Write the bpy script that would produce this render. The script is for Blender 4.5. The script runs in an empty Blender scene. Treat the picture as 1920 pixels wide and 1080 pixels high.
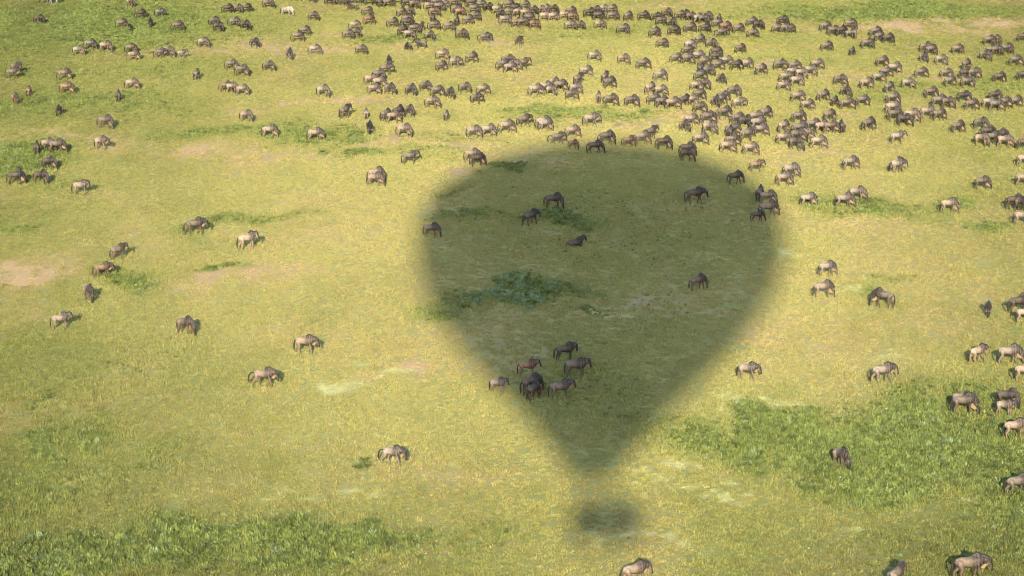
import bpy, bmesh, math, random
import numpy as np
from mathutils import Vector, Matrix, Euler

random.seed(7)
rng = np.random.default_rng(11)
scene = bpy.context.scene
C = scene.collection

# ------------------------------------------------------------------ camera
W, H = 1920.0, 1080.0
F = 5200.0                      # focal length in photo pixels
CAM_H = 49.0                    # height of the balloon basket's rim above the plain
Y_HOR = -690.0                  # row of the horizon
PITCH = math.atan((540 - Y_HOR) / F)
cam_d = bpy.data.cameras.new('camera')
cam = bpy.data.objects.new('camera', cam_d); C.objects.link(cam)
cam_d.sensor_width = 36.0
cam_d.lens = 36.0 * F / W
cam_d.clip_start = 0.5; cam_d.clip_end = 30000
cam.location = (0, 0, CAM_H)
cam.rotation_euler = (math.pi / 2 - PITCH, 0, 0)
scene.camera = cam


def ground_at(px, py):
    """photo pixel -> point on the plain"""
    vx = (px - 960) / F; vy = (540 - py) / F
    d = np.array([vx, math.cos(PITCH) + vy * math.sin(PITCH), -math.sin(PITCH) + vy * math.cos(PITCH)])
    t = -CAM_H / d[2]
    return d[0] * t, d[1] * t


# ------------------------------------------------------------------ sun and sky
BASKET_X, BASKET_Y, BASKET_Z = -0.3, -1.7, CAM_H - 1.05      # centre of the basket
sx, sy = ground_at(1137, 987)                                 # where the basket's shadow falls
dx, dy = sx - BASKET_X, sy - BASKET_Y
SUN_EL = math.atan2(BASKET_Z, math.hypot(dx, dy))
ray = Vector((dx, dy, -BASKET_Z)).normalized()                # the way the light travels
sun_d = bpy.data.lights.new('sun', 'SUN')
sun_d.energy = 3.1
sun_d.angle = math.radians(0.75)
sun_d.color = (1.0, 0.82, 0.56)
sun = bpy.data.objects.new('sun', sun_d); C.objects.link(sun)
sun.rotation_euler = ray.to_track_quat('-Z', 'Y').to_euler()
sun.location = (0, -60, 200)
world = bpy.data.worlds.new('World'); scene.world = world
world.use_nodes = True
wn = world.node_tree.nodes; wl = world.node_tree.links
sky = wn.new('ShaderNodeTexSky'); sky.sky_type = 'NISHITA'; sky.sun_disc = False
sky.sun_elevation = SUN_EL
sky.sun_rotation = math.atan2(-ray.x, -ray.y)
bg = wn['Background']; bg.inputs['Strength'].default_value = 0.104
wl.new(sky.outputs['Color'], bg.inputs['Color'])
vs = scene.view_settings
vs.view_transform = 'Standard'; vs.look = 'None'; vs.gamma = 1.0
vs.exposure = 1.75
scene.render.engine = 'CYCLES'
scene.cycles.max_bounces = 6
scene.cycles.filter_width = 1.1

# ------------------------------------------------------------------ helpers


def link(name, me, parent=None, mat=None):
    o = bpy.data.objects.new(name, me); C.objects.link(o)
    if parent is not None: o.parent = parent
    if mat is not None and len(me.materials) == 0: me.materials.append(mat)
    return o


def new_mat(name):
    m = bpy.data.materials.new(name); m.use_nodes = True
    return m, m.node_tree.nodes, m.node_tree.links, m.node_tree.nodes['Principled BSDF']


def vnoise(x, y, seed, octaves=4):
    """smooth value noise in -1..1 on arrays"""
    r = np.random.default_rng(seed)
    tab = r.random((256, 256)) * 2 - 1
    out = np.zeros_like(x); amp = 1.0; tot = 0
    for o in range(octaves):
        xs = x * 2 ** o + 17.3 * o; ys = y * 2 ** o + 9.1 * o
        xi = np.floor(xs).astype(int); yi = np.floor(ys).astype(int)
        fx = xs - xi; fy = ys - yi
        fx = fx * fx * (3 - 2 * fx); fy = fy * fy * (3 - 2 * fy)
        g = lambda a, b: tab[a % 256, b % 256]
        v = (g(xi, yi) * (1 - fx) + g(xi + 1, yi) * fx) * (1 - fy) + (g(xi, yi + 1) * (1 - fx) + g(xi + 1, yi + 1) * fx) * fy
        out += v * amp; tot += amp; amp *= 0.55
    return out / tot * 1.6


# ------------------------------------------------------------------ vegetation map of the plain, with some painted shade tints
# (centre x, centre y, half width, half height) in the photo's pixels, turned into metres on the plain; strength
LUSH_AND_SHADE = [
    (150, 195, 230, 34, .75), (300, 205, 90, 16, .6), (180, 45, 360, 58, .9), (1130, 420, 330, 110, .42), (1130, 580, 270, 110, .34), (1130, 720, 160, 90, .5), (200, 700, 260, 90, .35), (150, 900, 300, 70, .4), (450, 1055, 560, 40, .9), (300, 1088, 450, 40, .95), (90, 1080, 180, 40, 1.0), (1600, 1000, 380, 70, .35), (1820, 1010, 200, 70, .55), (440, 243, 190, 17, .85), (585, 252, 120, 17, .8),  # wide ovals inside the balloon shadow paint its cool skylight tint as green
    (45, 305, 95, 42, .95), (120, 345, 70, 14, .5), (455, 406, 140, 11, .7), (390, 400, 50, 8, .8), (258, 518, 78, 26, 1.0), (190, 520, 40, 10, .7),
    (425, 502, 46, 8, .8), (25, 420, 60, 20, .7), (290, 255, 50, 9, .6), (1045, 411, 95, 17, 1.1), (890, 398, 90, 14, .7),
    (903, 573, 100, 27, 1.35), (985, 547, 95, 24, 1.3), (850, 566, 45, 16, .6), (1060, 590, 70, 9, .7), (955, 318, 60, 15, .8), (860, 345, 40, 12, .6),
    (1090, 216, 150, 12, .75), (1000, 205, 60, 10, .7), (1640, 392, 130, 22, .9), (1770, 380, 70, 16, .7), (1860, 420, 70, 14, .9),
    (1700, 24, 330, 20, 1.0), (1450, 25, 170, 12, .5), (1680, 540, 90, 10, .6), (1480, 825, 300, 58, 1.15), (1720, 830, 280, 70, 1.2), (1850, 850, 150, 110, 1.1), (1420, 830, 160, 40, 1.1),
    (1640, 880, 260, 30, .8), (1880, 900, 110, 100, .95), (1300, 815, 90, 18, .7), (620, 1050, 250, 36, 1.1), (430, 1035, 150, 34, .95),
    (760, 1030, 90, 20, .7), (280, 1045, 130, 40, .9), (60, 1045, 150, 46, 1.0), (110, 820, 85, 22, .85), (50, 755, 60, 16, .8), (230, 885, 90, 16, .55), (200, 780, 80, 9, .3),
    (683, 897, 22, 6, 1.0), (1180, 770, 30, 8, .9), (1210, 795, 26, 7, .9), (1140, 60, 260, 14, .5), (740, 68, 110, 14, .7),
    (1400, 64, 130, 9, .5), (1450, 108, 150, 7, .4), (870, 165, 130, 12, .35), (1700, 165, 200, 14, .5), (1850, 165, 90, 14, .6), (1650, 90, 70, 8, .4), (770, 122, 70, 6, .5),
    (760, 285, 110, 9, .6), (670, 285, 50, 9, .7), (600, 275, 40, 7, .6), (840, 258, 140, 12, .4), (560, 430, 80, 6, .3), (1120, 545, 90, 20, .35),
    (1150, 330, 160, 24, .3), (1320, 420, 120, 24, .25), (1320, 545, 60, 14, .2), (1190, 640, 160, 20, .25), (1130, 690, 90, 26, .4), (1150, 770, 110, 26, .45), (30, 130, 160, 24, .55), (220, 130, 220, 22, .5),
    (60, 600, 110, 12, .25), (120, 700, 130, 22, .25), (40, 660, 90, 16, .35), (1250, 560, 60, 10, .2), (600, 600, 90, 12, .2),
    (1900, 780, 90, 40, .7), (1890, 620, 60, 20, .35), (1500, 245, 40, 6, .2),
]
SOIL = [
    (300, 450, 260, 30, .22), (620, 640, 240, 30, .2), (1600, 640, 240, 30, .2), (1500, 420, 200, 20, .22), (800, 920, 200, 40, .2),
    (560, 84, 200, 16, .55), (330, 100, 150, 10, .5), (420, 285, 220, 16, .5), (580, 192, 160, 10, .5), (430, 520, 160, 24, .5), (60, 528, 110, 24, .55), (200, 270, 150, 20, .35), (760, 270, 150, 14, .5),
    (1230, 225, 180, 10, .45), (1750, 50, 250, 14, .55), (1560, 130, 120, 8, .4), (1180, 570, 160, 40, .4), (1260, 410, 120, 30, .3), (760, 700, 110, 12, .4), (1500, 280, 150, 10, .3), (980, 300, 120, 18, .5),
    (25, 528, 42, 20, .9), (105, 507, 50, 7, .5), (425, 522, 75, 15, .75), (500, 505, 45, 7, .5), (390, 283, 100, 9, .7), (560, 288, 70, 6, .4), (575, 192, 95, 6, .75),
    (560, 84, 120, 11, .9), (360, 100, 60, 6, .7), (290, 90, 40, 6, .7), (640, 60, 60, 8, .7), (1690, 50, 120, 8, .9), (1860, 48, 110, 10, .8), (1470, 38, 60, 6, .5), (1260, 12, 80, 9, .6), (1590, 130, 55, 4, .8),
    (720, 266, 55, 9, .7), (860, 278, 60, 5, .8), (860, 315, 45, 8, .8), (985, 300, 55, 10, .9), (1020, 318, 50, 9, .6), (965, 275, 40, 5, .7), (1010, 70, 40, 4, .7), (920, 72, 40, 5, .7), (1235, 226, 100, 6, .6), (1170, 228, 30, 4, .6),
    (1150, 560, 60, 22, .75), (1190, 585, 45, 8, .6), (1240, 590, 60, 8, .5), (1270, 400, 50, 9, .5), (1040, 436, 90, 6, .4), (790, 705, 40, 7, .8), (1788, 425, 26, 5, .9), (1600, 205, 30, 6, .4),
    (880, 1070, 120, 9, .6), (620, 850, 120, 20, .15), (140, 380, 110, 8, .2), (240, 370, 60, 7, .25), (130, 260, 60, 7, .5), (60, 252, 30, 5, .6), (20, 262, 25, 5, .5), (20, 640, 40, 8, .2), (1810, 585, 60, 5, .5), (1880, 540, 50, 5, .4),
    (1570, 575, 50, 4, .6), (880, 380, 40, 5, .6), (820, 378, 20, 5, .7), (190, 285, 60, 6, .6), (1330, 600, 90, 8, .4), (1360, 160, 40, 5, .2), (1420, 118, 60, 4, .5), (1740, 140, 60, 5, .5), (1560, 280, 70, 5, .4), (1440, 310, 60, 6, .3), (1630, 280, 50, 5, .3),
]
PALE = [
    (650, 703, 55, 6, .8), (735, 710, 45, 5, .7), (728, 669, 34, 3, .8), (560, 958, 60, 9, .6), (620, 972, 62, 9, .8), (1228, 884, 38, 8, 1.0), (1285, 880, 30, 7, .6),
    (1330, 934, 36, 9, 1.0), (1255, 955, 34, 4, .9), (1110, 897, 24, 4, .9), (1370, 897, 40, 4, .7), (1590, 538, 44, 6, .8), (1510, 775, 70, 3.5, .7), (1700, 712, 60, 3, .4), (1322, 497, 26, 3.5, .9), (1095, 590, 55, 7, .6), (1440, 485, 26, 4, .6),
    (1110, 1032, 60, 5, .7), (1210, 1032, 55, 5, .6), (140, 881, 26, 3, .9), (1590, 952, 26, 4, .5), (1240, 790, 45, 5, .6), (1660, 915, 40, 4, .4), (1820, 915, 60, 4, .4), (1180, 935, 40, 6, .4), (1440, 770, 60, 4, .5),
]
TRAIL = [(-40, 788), (60, 772), (170, 757), (300, 744), (430, 738), (600, 733)]


def patches(lst):
    out = []
    for cx, cy, rx, ry, s in lst:
        x0, y0 = ground_at(cx, cy); x1, _ = ground_at(cx + rx, cy)
        _, ya = ground_at(cx, cy - ry); _, yb = ground_at(cx, cy + ry)
        out.append((x0, y0, abs(x1 - x0), abs(ya - yb) / 2, s))
    return out


P_LUSH_AND_SHADE, P_SOIL, P_PALE = patches(LUSH_AND_SHADE), patches(SOIL), patches(PALE)
CX, CY = ground_at(1080, 560)


def cover(x, y):
    """how lush, bare, pale and dry the plain is at x, y (arrays)"""
    wx = x + 2.2 * vnoise(x * .11, y * .045, 1) + .8 * vnoise(x * .5, y * .2, 2)
    wy = y + 6.0 * vnoise(x * .11, y * .045, 3) + 2.2 * vnoise(x * .5, y * .2, 4)
    def acc(ps, hard):
        a = np.zeros_like(x)
        for px, py, rx, ry, s in ps:
            m = (np.abs(wx - px) < rx * 1.9) & (np.abs(wy - py) < ry * 1.9)
            if not m.any(): continue
            d = np.sqrt(((wx[m] - px) / rx) ** 2 + ((wy[m] - py) / ry) ** 2)
            v = np.clip((1.45 - d) / hard, 0, 1); v = v * v * (3 - 2 * v) * s
            a[m] = np.maximum(a[m], v)
        return a
    lush = acc(P_LUSH_AND_SHADE, 1.15)
    soil = acc(P_SOIL, 1.1)
    pale = acc(P_PALE, .7)
    n1 = vnoise(x * .09, y * .035, 5); n2 = vnoise(x * .35, y * .13, 6); n3 = vnoise(x * 1.1, y * .45, 7)
    lush = np.clip(lush + .14 * np.clip(n1, 0, 1) + lush * (.22 * n2 + .30 * n3), 0, 1.25)
    soil = np.clip(soil * (.95 + .7 * n2 + .9 * n3) + .12 * np.clip(-n1, 0, 1) + .30 * np.clip(vnoise(x * .16, y * .07, 9) + .1, 0, 1), 0, 1)
    pale = np.clip(pale * (.9 + 1.3 * vnoise(x * .4, y * .55, 8)), 0, 1)
    for (ax, ay), (bx, by) in zip(TRAIL[:-1], TRAIL[1:]):
        gx0, gy0 = ground_at(ax, ay); gx1, gy1 = ground_at(bx, by)
        L2 = (gx1 - gx0) ** 2 + (gy1 - gy0) ** 2
        t = np.clip(((x - gx0) * (gx1 - gx0) + (y - gy0) * (gy1 - gy0)) / L2, 0, 1)
        d = np.hypot(x - gx0 - t * (gx1 - gx0), y - gy0 - t * (gy1 - gy0))
        soil = np.maximum(soil, .55 * np.clip(1 - d / .45, 0, 1))
    # the drier sward in the middle of the plain, greener towards its borders; lens vignette painted in as darker colour
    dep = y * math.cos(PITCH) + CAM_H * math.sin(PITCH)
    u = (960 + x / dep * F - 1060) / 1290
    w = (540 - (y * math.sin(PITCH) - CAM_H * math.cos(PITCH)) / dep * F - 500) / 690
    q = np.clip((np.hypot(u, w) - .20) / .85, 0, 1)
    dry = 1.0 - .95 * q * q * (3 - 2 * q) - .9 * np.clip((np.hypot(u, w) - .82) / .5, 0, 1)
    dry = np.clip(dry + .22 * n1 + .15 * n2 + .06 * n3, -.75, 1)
    return lush, soil, pale, dry


COL = dict(dry=np.array([.298, .293, .119]), green=np.array([.156, .176, .054]), lush=np.array([.136, .184, .055]), corner_dark=np.array([.076, .084, .025]),  # darkest green paints the lens corner falloff into the ground colour
           soil=np.array([.41, .280, .175]), pale=np.array([.44, .445, .22]))


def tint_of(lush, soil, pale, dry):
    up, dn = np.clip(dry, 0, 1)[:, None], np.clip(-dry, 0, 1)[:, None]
    c = (COL['green'][None] * (1 - up) + COL['dry'][None] * up) * (1 - dn) + COL['corner_dark'][None] * dn
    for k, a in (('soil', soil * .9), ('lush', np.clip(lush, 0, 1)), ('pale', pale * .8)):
        c = c * (1 - a[:, None]) + COL[k][None] * (1 - (.42 * dn if k == 'lush' else 0)) * a[:, None]  # lush colour also dims with the painted corner darkening
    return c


# ------------------------------------------------------------------ the plain: one sheet out to the horizon
def axis(lo, hi, step, far):
    mid = list(np.arange(lo, hi + 1e-6, step)); a, b, s = lo, hi, step
    left, right = [], []
    while b < far:
        s *= 1.35; a -= s; b += s; left.insert(0, a); right.append(b)
    return np.array(left + mid + right)


gx = axis(-95, 95, .6, 12000); gy = axis(125, 430, .8, 12000)
X, Y = np.meshgrid(gx, gy)
xf, yf = X.ravel(), Y.ravel()
nx, ny = len(gx), len(gy)
me = bpy.data.meshes.new('plain')
i = np.arange(nx * ny).reshape(ny, nx)
quads = np.stack([i[:-1, :-1], i[:-1, 1:], i[1:, 1:], i[1:, :-1]], -1).reshape(-1, 4)
me.vertices.add(nx * ny)
me.vertices.foreach_set('co', np.stack([xf, yf, np.zeros_like(xf)], 1).astype(np.float32).ravel())
me.loops.add(quads.size); me.loops.foreach_set('vertex_index', quads.ravel().astype(np.int32))
me.polygons.add(len(quads)); me.polygons.foreach_set('loop_start', np.arange(0, quads.size, 4, dtype=np.int32))
me.update(calc_edges=True)
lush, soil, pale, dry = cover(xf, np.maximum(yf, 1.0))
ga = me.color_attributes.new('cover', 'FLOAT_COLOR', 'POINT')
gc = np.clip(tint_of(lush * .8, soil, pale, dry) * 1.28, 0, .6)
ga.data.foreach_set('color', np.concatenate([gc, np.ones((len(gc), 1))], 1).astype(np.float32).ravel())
m, n, l, b = new_mat('plain_ground')
at = n.new('ShaderNodeAttribute'); at.attribute_name = 'cover'
geo = n.new('ShaderNodeNewGeometry')
def noise(scale, detail=3, vec=None):
    t = n.new('ShaderNodeTexNoise'); t.inputs['Scale'].default_value = scale; t.inputs['Detail'].default_value = detail
    l.new(vec or geo.outputs['Position'], t.inputs['Vector']); return t
def ramp(src, p0, p1, c0, c1):
    r = n.new('ShaderNodeValToRGB'); r.color_ramp.elements[0].position = p0; r.color_ramp.elements[1].position = p1
    r.color_ramp.elements[0].color = c0; r.color_ramp.elements[1].color = c1
    l.new(src, r.inputs['Fac']); return r
def mult(a, bb, f=1.0):
    x = n.new('ShaderNodeMix'); x.data_type = 'RGBA'; x.blend_type = 'MULTIPLY'; x.inputs[0].default_value = f
    l.new(a, x.inputs[6]); l.new(bb, x.inputs[7]); return x.outputs[2]
r1 = ramp(noise(3.2, 5).outputs['Fac'], .32, .68, (.82, .84, .80, 1), (1.10, 1.09, 1.07, 1))
r2 = ramp(noise(11, 3).outputs['Fac'], .3, .7, (.8, .8, .76, 1), (1.18, 1.16, 1.14, 1))
r3 = ramp(noise(.45, 4).outputs['Fac'], .3, .7, (.88, .95, .9, 1), (1.08, 1.02, 1.0, 1))
c = mult(mult(mult(at.outputs['Color'], r1.outputs['Color']), r2.outputs['Color']), r3.outputs['Color'])
l.new(c, b.inputs['Base Color']); b.inputs['Roughness'].default_value = .95
b.inputs['Specular IOR Level'].default_value = .1
bu = n.new('ShaderNodeBump'); bu.inputs['Strength'].default_value = .6; bu.inputs['Distance'].default_value = .12
l.new(noise(7, 5).outputs['Fac'], bu.inputs['Height']); l.new(bu.outputs['Normal'], b.inputs['Normal'])
ground = link('grassland', me, mat=m); ground['kind'] = 'structure'
ground['label'] = 'open yellow green plain reaching to the horizon'

# ------------------------------------------------------------------ grass and herbs (nobody could count them)
def leaf_mat(name, jitter, trans):
    m, n, l, b = new_mat(name)
    a = n.new('ShaderNodeAttribute'); a.attribute_type = 'INSTANCER'; a.attribute_name = 'tint'
    v = n.new('ShaderNodeAttribute'); v.attribute_name = 'leaf'
    x = n.new('ShaderNodeMix'); x.data_type = 'RGBA'; x.blend_type = 'MULTIPLY'; x.inputs[0].default_value = 1
    l.new(a.outputs['Color'], x.inputs[6]); l.new(v.outputs['Color'], x.inputs[7])
    l.new(x.outputs[2], b.inputs['Base Color']); b.inputs['Roughness'].default_value = .7
    b.inputs['Specular IOR Level'].default_value = .25
    return m


GRASS_M = leaf_mat('grass_blades', .3, .2)
HERB_M = leaf_mat('herb_leaves', .3, .2)


def blades_mesh(name, count, spread, h, w, lean, seed, mat, leafy=False):
    r = random.Random(seed); bm = bmesh.new(); lay = bm.loops.layers.float_color.new('leaf')
    for k in range(count):
        a = r.uniform(0, 6.283); q = spread * math.sqrt(r.random())
        x0, y0 = q * math.cos(a), q * math.sin(a)
        hh = h * r.uniform(.45, 1.1) * (1.1 - .45 * (q / max(spread, .01)) ** 2)
        ln = r.uniform(0, 6.283); le = lean * hh * r.uniform(.2, 1.0)
        fx, fy = math.cos(ln), math.sin(ln); ww = w * r.uniform(.6, 1.3)
        f = r.uniform(.78, 1.17); col = (f * r.uniform(.92, 1.14), f, f * r.uniform(.75, 1.1), 1)
        px, py = -fy, fx
        z0 = 0.0
        if leafy:
            z0 = r.uniform(0, .75) * h * (1 - .6 * (q / spread) ** 2); hh = h * r.uniform(.22, .4)
        p = [(x0 - px * ww * .5, y0 - py * ww * .5, z0), (x0 + px * ww * .5, y0 + py * ww * .5, z0),
             (x0 + px * ww * .55 + fx * le * .4, y0 + py * ww * .55 + fy * le * .4, z0 + hh * .6),
             (x0 - px * ww * .55 + fx * le * .4, y0 - py * ww * .55 + fy * le * .4, z0 + hh * .6),
             (x0 + fx * le, y0 + fy * le, z0 + hh)]
        v = [bm.verts.new(c) for c in p]
        for fc in (bm.faces.new((v[0], v[1], v[2], v[3])), bm.faces.new((v[3], v[2], v[4]))):
            for lo in fc.loops: lo[lay] = col
    me = bpy.data.meshes.new(name); bm.to_mesh(me); bm.free(); me.materials.append(mat)
    return me


def scatter(name, protos, pos, rot, scl, idx, tint):
    me = bpy.data.meshes.new(name)
    me.vertices.add(len(pos)); me.vertices.foreach_set('co', pos.astype(np.float32).ravel())
    for nm, ty, arr in (('rot', 'FLOAT_VECTOR', rot), ('scl', 'FLOAT_VECTOR', scl)):
        a = me.attributes.new(nm, ty, 'POINT'); a.data.foreach_set('vector', arr.astype(np.float32).ravel())
    a = me.attributes.new('pick', 'INT', 'POINT'); a.data.foreach_set('value', idx.astype(np.int32))
    a = me.attributes.new('tint', 'FLOAT_COLOR', 'POINT')
    a.data.foreach_set('color', np.concatenate([tint, np.ones((len(tint), 1))], 1).astype(np.float32).ravel())
    o = link(name, me)
    col = bpy.data.collections.new(name + '_forms')
    for p in protos:
        col.objects.link(bpy.data.objects.new(p.name, p))
    ng = bpy.data.node_groups.new(name + '_scatter', 'GeometryNodeTree')
    ng.interface.new_socket('Geometry', in_out='INPUT', socket_type='NodeSocketGeometry')
    ng.interface.new_socket('Geometry', in_out='OUTPUT', socket_type='NodeSocketGeometry')
    gi, go = ng.nodes.new('NodeGroupInput'), ng.nodes.new('NodeGroupOutput')
    ci = ng.nodes.new('GeometryNodeCollectionInfo'); ci.inputs['Collection'].default_value = col
    ci.inputs['Separate Children'].default_value = True; ci.inputs['Reset Children'].default_value = True
    ip = ng.nodes.new('GeometryNodeInstanceOnPoints'); ip.inputs['Pick Instance'].default_value = True
    def named(nm, ty):
        q = ng.nodes.new('GeometryNodeInputNamedAttribute'); q.data_type = ty; q.inputs['Name'].default_value = nm
        return q.outputs['Attribute']
    L = ng.links
    L.new(gi.outputs[0], ip.inputs['Points']); L.new(ci.outputs[0], ip.inputs['Instance'])
    L.new(named('pick', 'INT'), ip.inputs['Instance Index'])
    L.new(named('rot', 'FLOAT_VECTOR'), ip.inputs['Rotation']); L.new(named('scl', 'FLOAT_VECTOR'), ip.inputs['Scale'])
    L.new(ip.outputs[0], go.inputs[0])
    mod = o.modifiers.new('scatter', 'NODES'); mod.node_group = ng
    o['kind'] = 'stuff'
    return o


def in_view(nn, margin=7.0):
    """random places on the part of the plain the photo shows, a little wider"""
    y = rng.uniform(136, 418, nn); hw = y * 1.03 * 960 / F + margin
    x = rng.uniform(-1, 1, nn) * (418 * 1.03 * 960 / F + margin)
    k = np.abs(x) < hw
    return x[k], y[k]


grass_p = [blades_mesh('grass_tuft', 30, .24, .18, .028, .7, s, GRASS_M) for s in (1, 2, 3)]
herb_p = [blades_mesh('leafy_herb', 70, .34, .42, .085, 1.1, s, HERB_M, True) for s in (11, 12, 13)]
herb_p += [blades_mesh('spiky_herb', 46, .26, .5, .05, .5, s, HERB_M) for s in (14, 15)]

x, y = in_view(600000)
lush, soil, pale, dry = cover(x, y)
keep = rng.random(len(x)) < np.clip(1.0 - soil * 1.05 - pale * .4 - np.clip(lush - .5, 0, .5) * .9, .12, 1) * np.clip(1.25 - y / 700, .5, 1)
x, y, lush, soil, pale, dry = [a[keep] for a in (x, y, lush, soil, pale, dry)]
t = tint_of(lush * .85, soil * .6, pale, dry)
wob = .05 + .20 * np.clip(1 - dry, 0, 1.5)
t *= (1 + wob * rng.uniform(-1.1, .95, len(x)))[:, None] * np.stack([rng.uniform(.93, 1.07, len(x)), np.ones(len(x)), rng.uniform(.85, 1.15, len(x))], 1)
s = rng.uniform(.55, 1.25, len(x)) * (1 + .5 * np.clip(lush, 0, 1)) * (1 - .35 * pale)
hz = s * (1 - .3 * pale) * (.75 + .5 * np.clip(vnoise(x * .4, y * .4, 21), 0, 1))
grass = scatter('grass', grass_p, np.stack([x, y, np.zeros_like(x)], 1), np.stack([rng.normal(0, .12, len(x)), rng.normal(0, .12, len(x)), rng.uniform(0, 6.28, len(x))], 1),
                np.stack([s, s, hz], 1), rng.integers(0, 3, len(x)), t)
grass['label'] = 'short yellow green grass covering the plain'

x, y = in_view(620000)
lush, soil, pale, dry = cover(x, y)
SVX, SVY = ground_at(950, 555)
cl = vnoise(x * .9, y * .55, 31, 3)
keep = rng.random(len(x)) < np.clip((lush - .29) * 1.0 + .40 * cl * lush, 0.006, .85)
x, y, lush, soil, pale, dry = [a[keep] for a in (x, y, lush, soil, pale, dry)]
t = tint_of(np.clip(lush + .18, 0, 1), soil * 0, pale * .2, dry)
v = vnoise(x * .6, y * .3, 33)
t *= (rng.uniform(.55, 1.2, len(x)) * (1 + .22 * v))[:, None]
silver = (rng.random(len(x)) < .05 + .65 * (np.hypot((x - SVX) / 7.0, (y - SVY) / 14.0) < 1)) & (v > -.1)
t[silver] = t[silver] * .6 + np.array([.105, .160, .115]) * .9
fl = rng.random(len(x)) < .012
t[fl] = np.array([.55, .55, .38])
s = rng.uniform(.30, .78, len(x)) * (.30 + .72 * np.clip(lush, 0, 1)) * np.where(y < 156, 1.25, 1.0)
s[fl] *= .35
herbs = scatter('herbs', herb_p, np.stack([x, y, np.zeros_like(x)], 1), np.stack([rng.normal(0, .1, len(x)), rng.normal(0, .1, len(x)), rng.uniform(0, 6.28, len(x))], 1),
                np.stack([s, s, s * rng.uniform(.7, 1.25, len(x))], 1), rng.integers(0, 5, len(x)), t)
herbs['label'] = 'leafy green herbs growing in patches over the plain'
print('grass', len(grass.data.vertices), 'herbs', len(herbs.data.vertices))

# ------------------------------------------------------------------ the hot air balloon the photo is taken from (its shadow is in view)
m_env, n, l, b = new_mat('balloon_fabric'); b.inputs['Base Color'].default_value = (.55, .12, .06, 1); b.inputs['Roughness'].default_value = .55
w_ = n.new('ShaderNodeTexWave'); w_.wave_type = 'BANDS'; w_.bands_direction = 'Z'; w_.inputs['Scale'].default_value = .06
tc = n.new('ShaderNodeTexCoord'); l.new(tc.outputs['Object'], w_.inputs['Vector'])
r_ = n.new('ShaderNodeValToRGB'); r_.color_ramp.elements[0].color = (.55, .10, .05, 1); r_.color_ramp.elements[1].color = (.62, .40, .06, 1)
l.new(w_.outputs['Fac'], r_.inputs['Fac']); l.new(r_.outputs['Color'], b.inputs['Base Color'])
m_wick, n, l, b = new_mat('wicker'); b.inputs['Base Color'].default_value = (.30, .17, .07, 1); b.inputs['Roughness'].default_value = .8
ck = n.new('ShaderNodeTexBrick'); ck.inputs['Scale'].default_value = 14
ck.inputs['Color1'].default_value = (.33, .19, .08, 1); ck.inputs['Color2'].default_value = (.24, .13, .05, 1); ck.inputs['Mortar'].default_value = (.09, .05, .02, 1)
l.new(ck.outputs['Color'], b.inputs['Base Color'])
m_lea, n, l, b = new_mat('dark_leather'); b.inputs['Base Color'].default_value = (.06, .035, .02, 1)
m_steel, n, l, b = new_mat('burner_steel'); b.inputs['Base Color'].default_value = (.6, .6, .6, 1); b.inputs['Metallic'].default_value = 1; b.inputs['Roughness'].default_value = .3

SIN, COS = math.sin(SUN_EL), math.cos(SUN_EL)
# outline of the shadow: (row, half width) in photo pixels
OUT = [(266, 12), (271, 72), (281, 132), (293, 178), (306, 216), (329, 262), (360, 304), (390, 322), (420, 332), (470, 337), (540, 321), (590, 292),
       (640, 256), (690, 212), (730, 172), (790, 118), (840, 80), (872, 53), (888, 46)]
d0 = math.hypot(dx, dy)
prof = []
for row, hw in OUT:
    _, yy = ground_at(1124, row)
    dist = math.hypot(yy, CAM_H); slant = math.hypot(dist, 0)
    D = yy - BASKET_Y - (sx - BASKET_X) * 0          # ground distance from under the basket
    zz = D * math.tan(SUN_EL)                         # height whose shadow falls there
    depth = yy * math.cos(PITCH) + CAM_H * math.sin(PITCH)
    prof.append((zz, hw * 1.025 * depth / F))
# the outline belongs to a solid seen 18 degrees from below: pull the crown down a little
zmax, zmid = prof[0][0], prof[9][0]
prof = [(z - max(0, (z - zmid) / (zmax - zmid)) ** 2 * .055 * 14.6, r) for z, r in prof]
ex, ey_ = BASKET_X, BASKET_Y
tx, ty = ground_at(1124, 470)
k_ = (prof[9][0]) / math.tan(SUN_EL)
hd = Vector((dx, dy)).normalized()
ex = tx - hd.x * k_
balloon = bpy.data.objects.new('hot_air_balloon', None); C.objects.link(balloon)
balloon.location = (BASKET_X, BASKET_Y, BASKET_Z - .62)
balloon['label'] = 'hot air balloon overhead, known by its inverted teardrop shadow and small basket shadow'
balloon['category'] = 'balloon'
O = Vector(balloon.location)
bm = bmesh.new(); NG = 24 * 4; rings = []
# smooth profile: interpolate
zs = np.array([p[0] for p in prof])[::-1]; rs = np.array([p[1] for p in prof])[::-1]
zz = np.concatenate([np.linspace(zs[0], zs[-4], 26), np.linspace(zs[-4], zs[-1], 8)[1:]])
rr = np.interp(zz, zs, rs)
for q, (z, r) in enumerate(zip(zz, rr)):
    ring = []
    for k in range(NG):
        a = 2 * math.pi * k / NG
        bulge = 1 + .012 * abs(math.sin(a * 12)) - .006
        ring.append(bm.verts.new((ex + r * bulge * math.cos(a) - O.x, BASKET_Y + r * bulge * math.sin(a) - O.y, z - O.z)))
    rings.append(ring)
for a_, b_ in zip(rings[:-1], rings[1:]):
    for k in range(NG):
        bm.faces.new((a_[k], a_[(k + 1) % NG], b_[(k + 1) % NG], b_[k]))
bm.faces.new(rings[-1])
for f in bm.faces: f.smooth = True
me = bpy.data.meshes.new('envelope'); bm.to_mesh(me); bm.free()
env = link('envelope', me, balloon, m_env)
mouth_z, mouth_r = zz[0] - O.z, rr[0]


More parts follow.
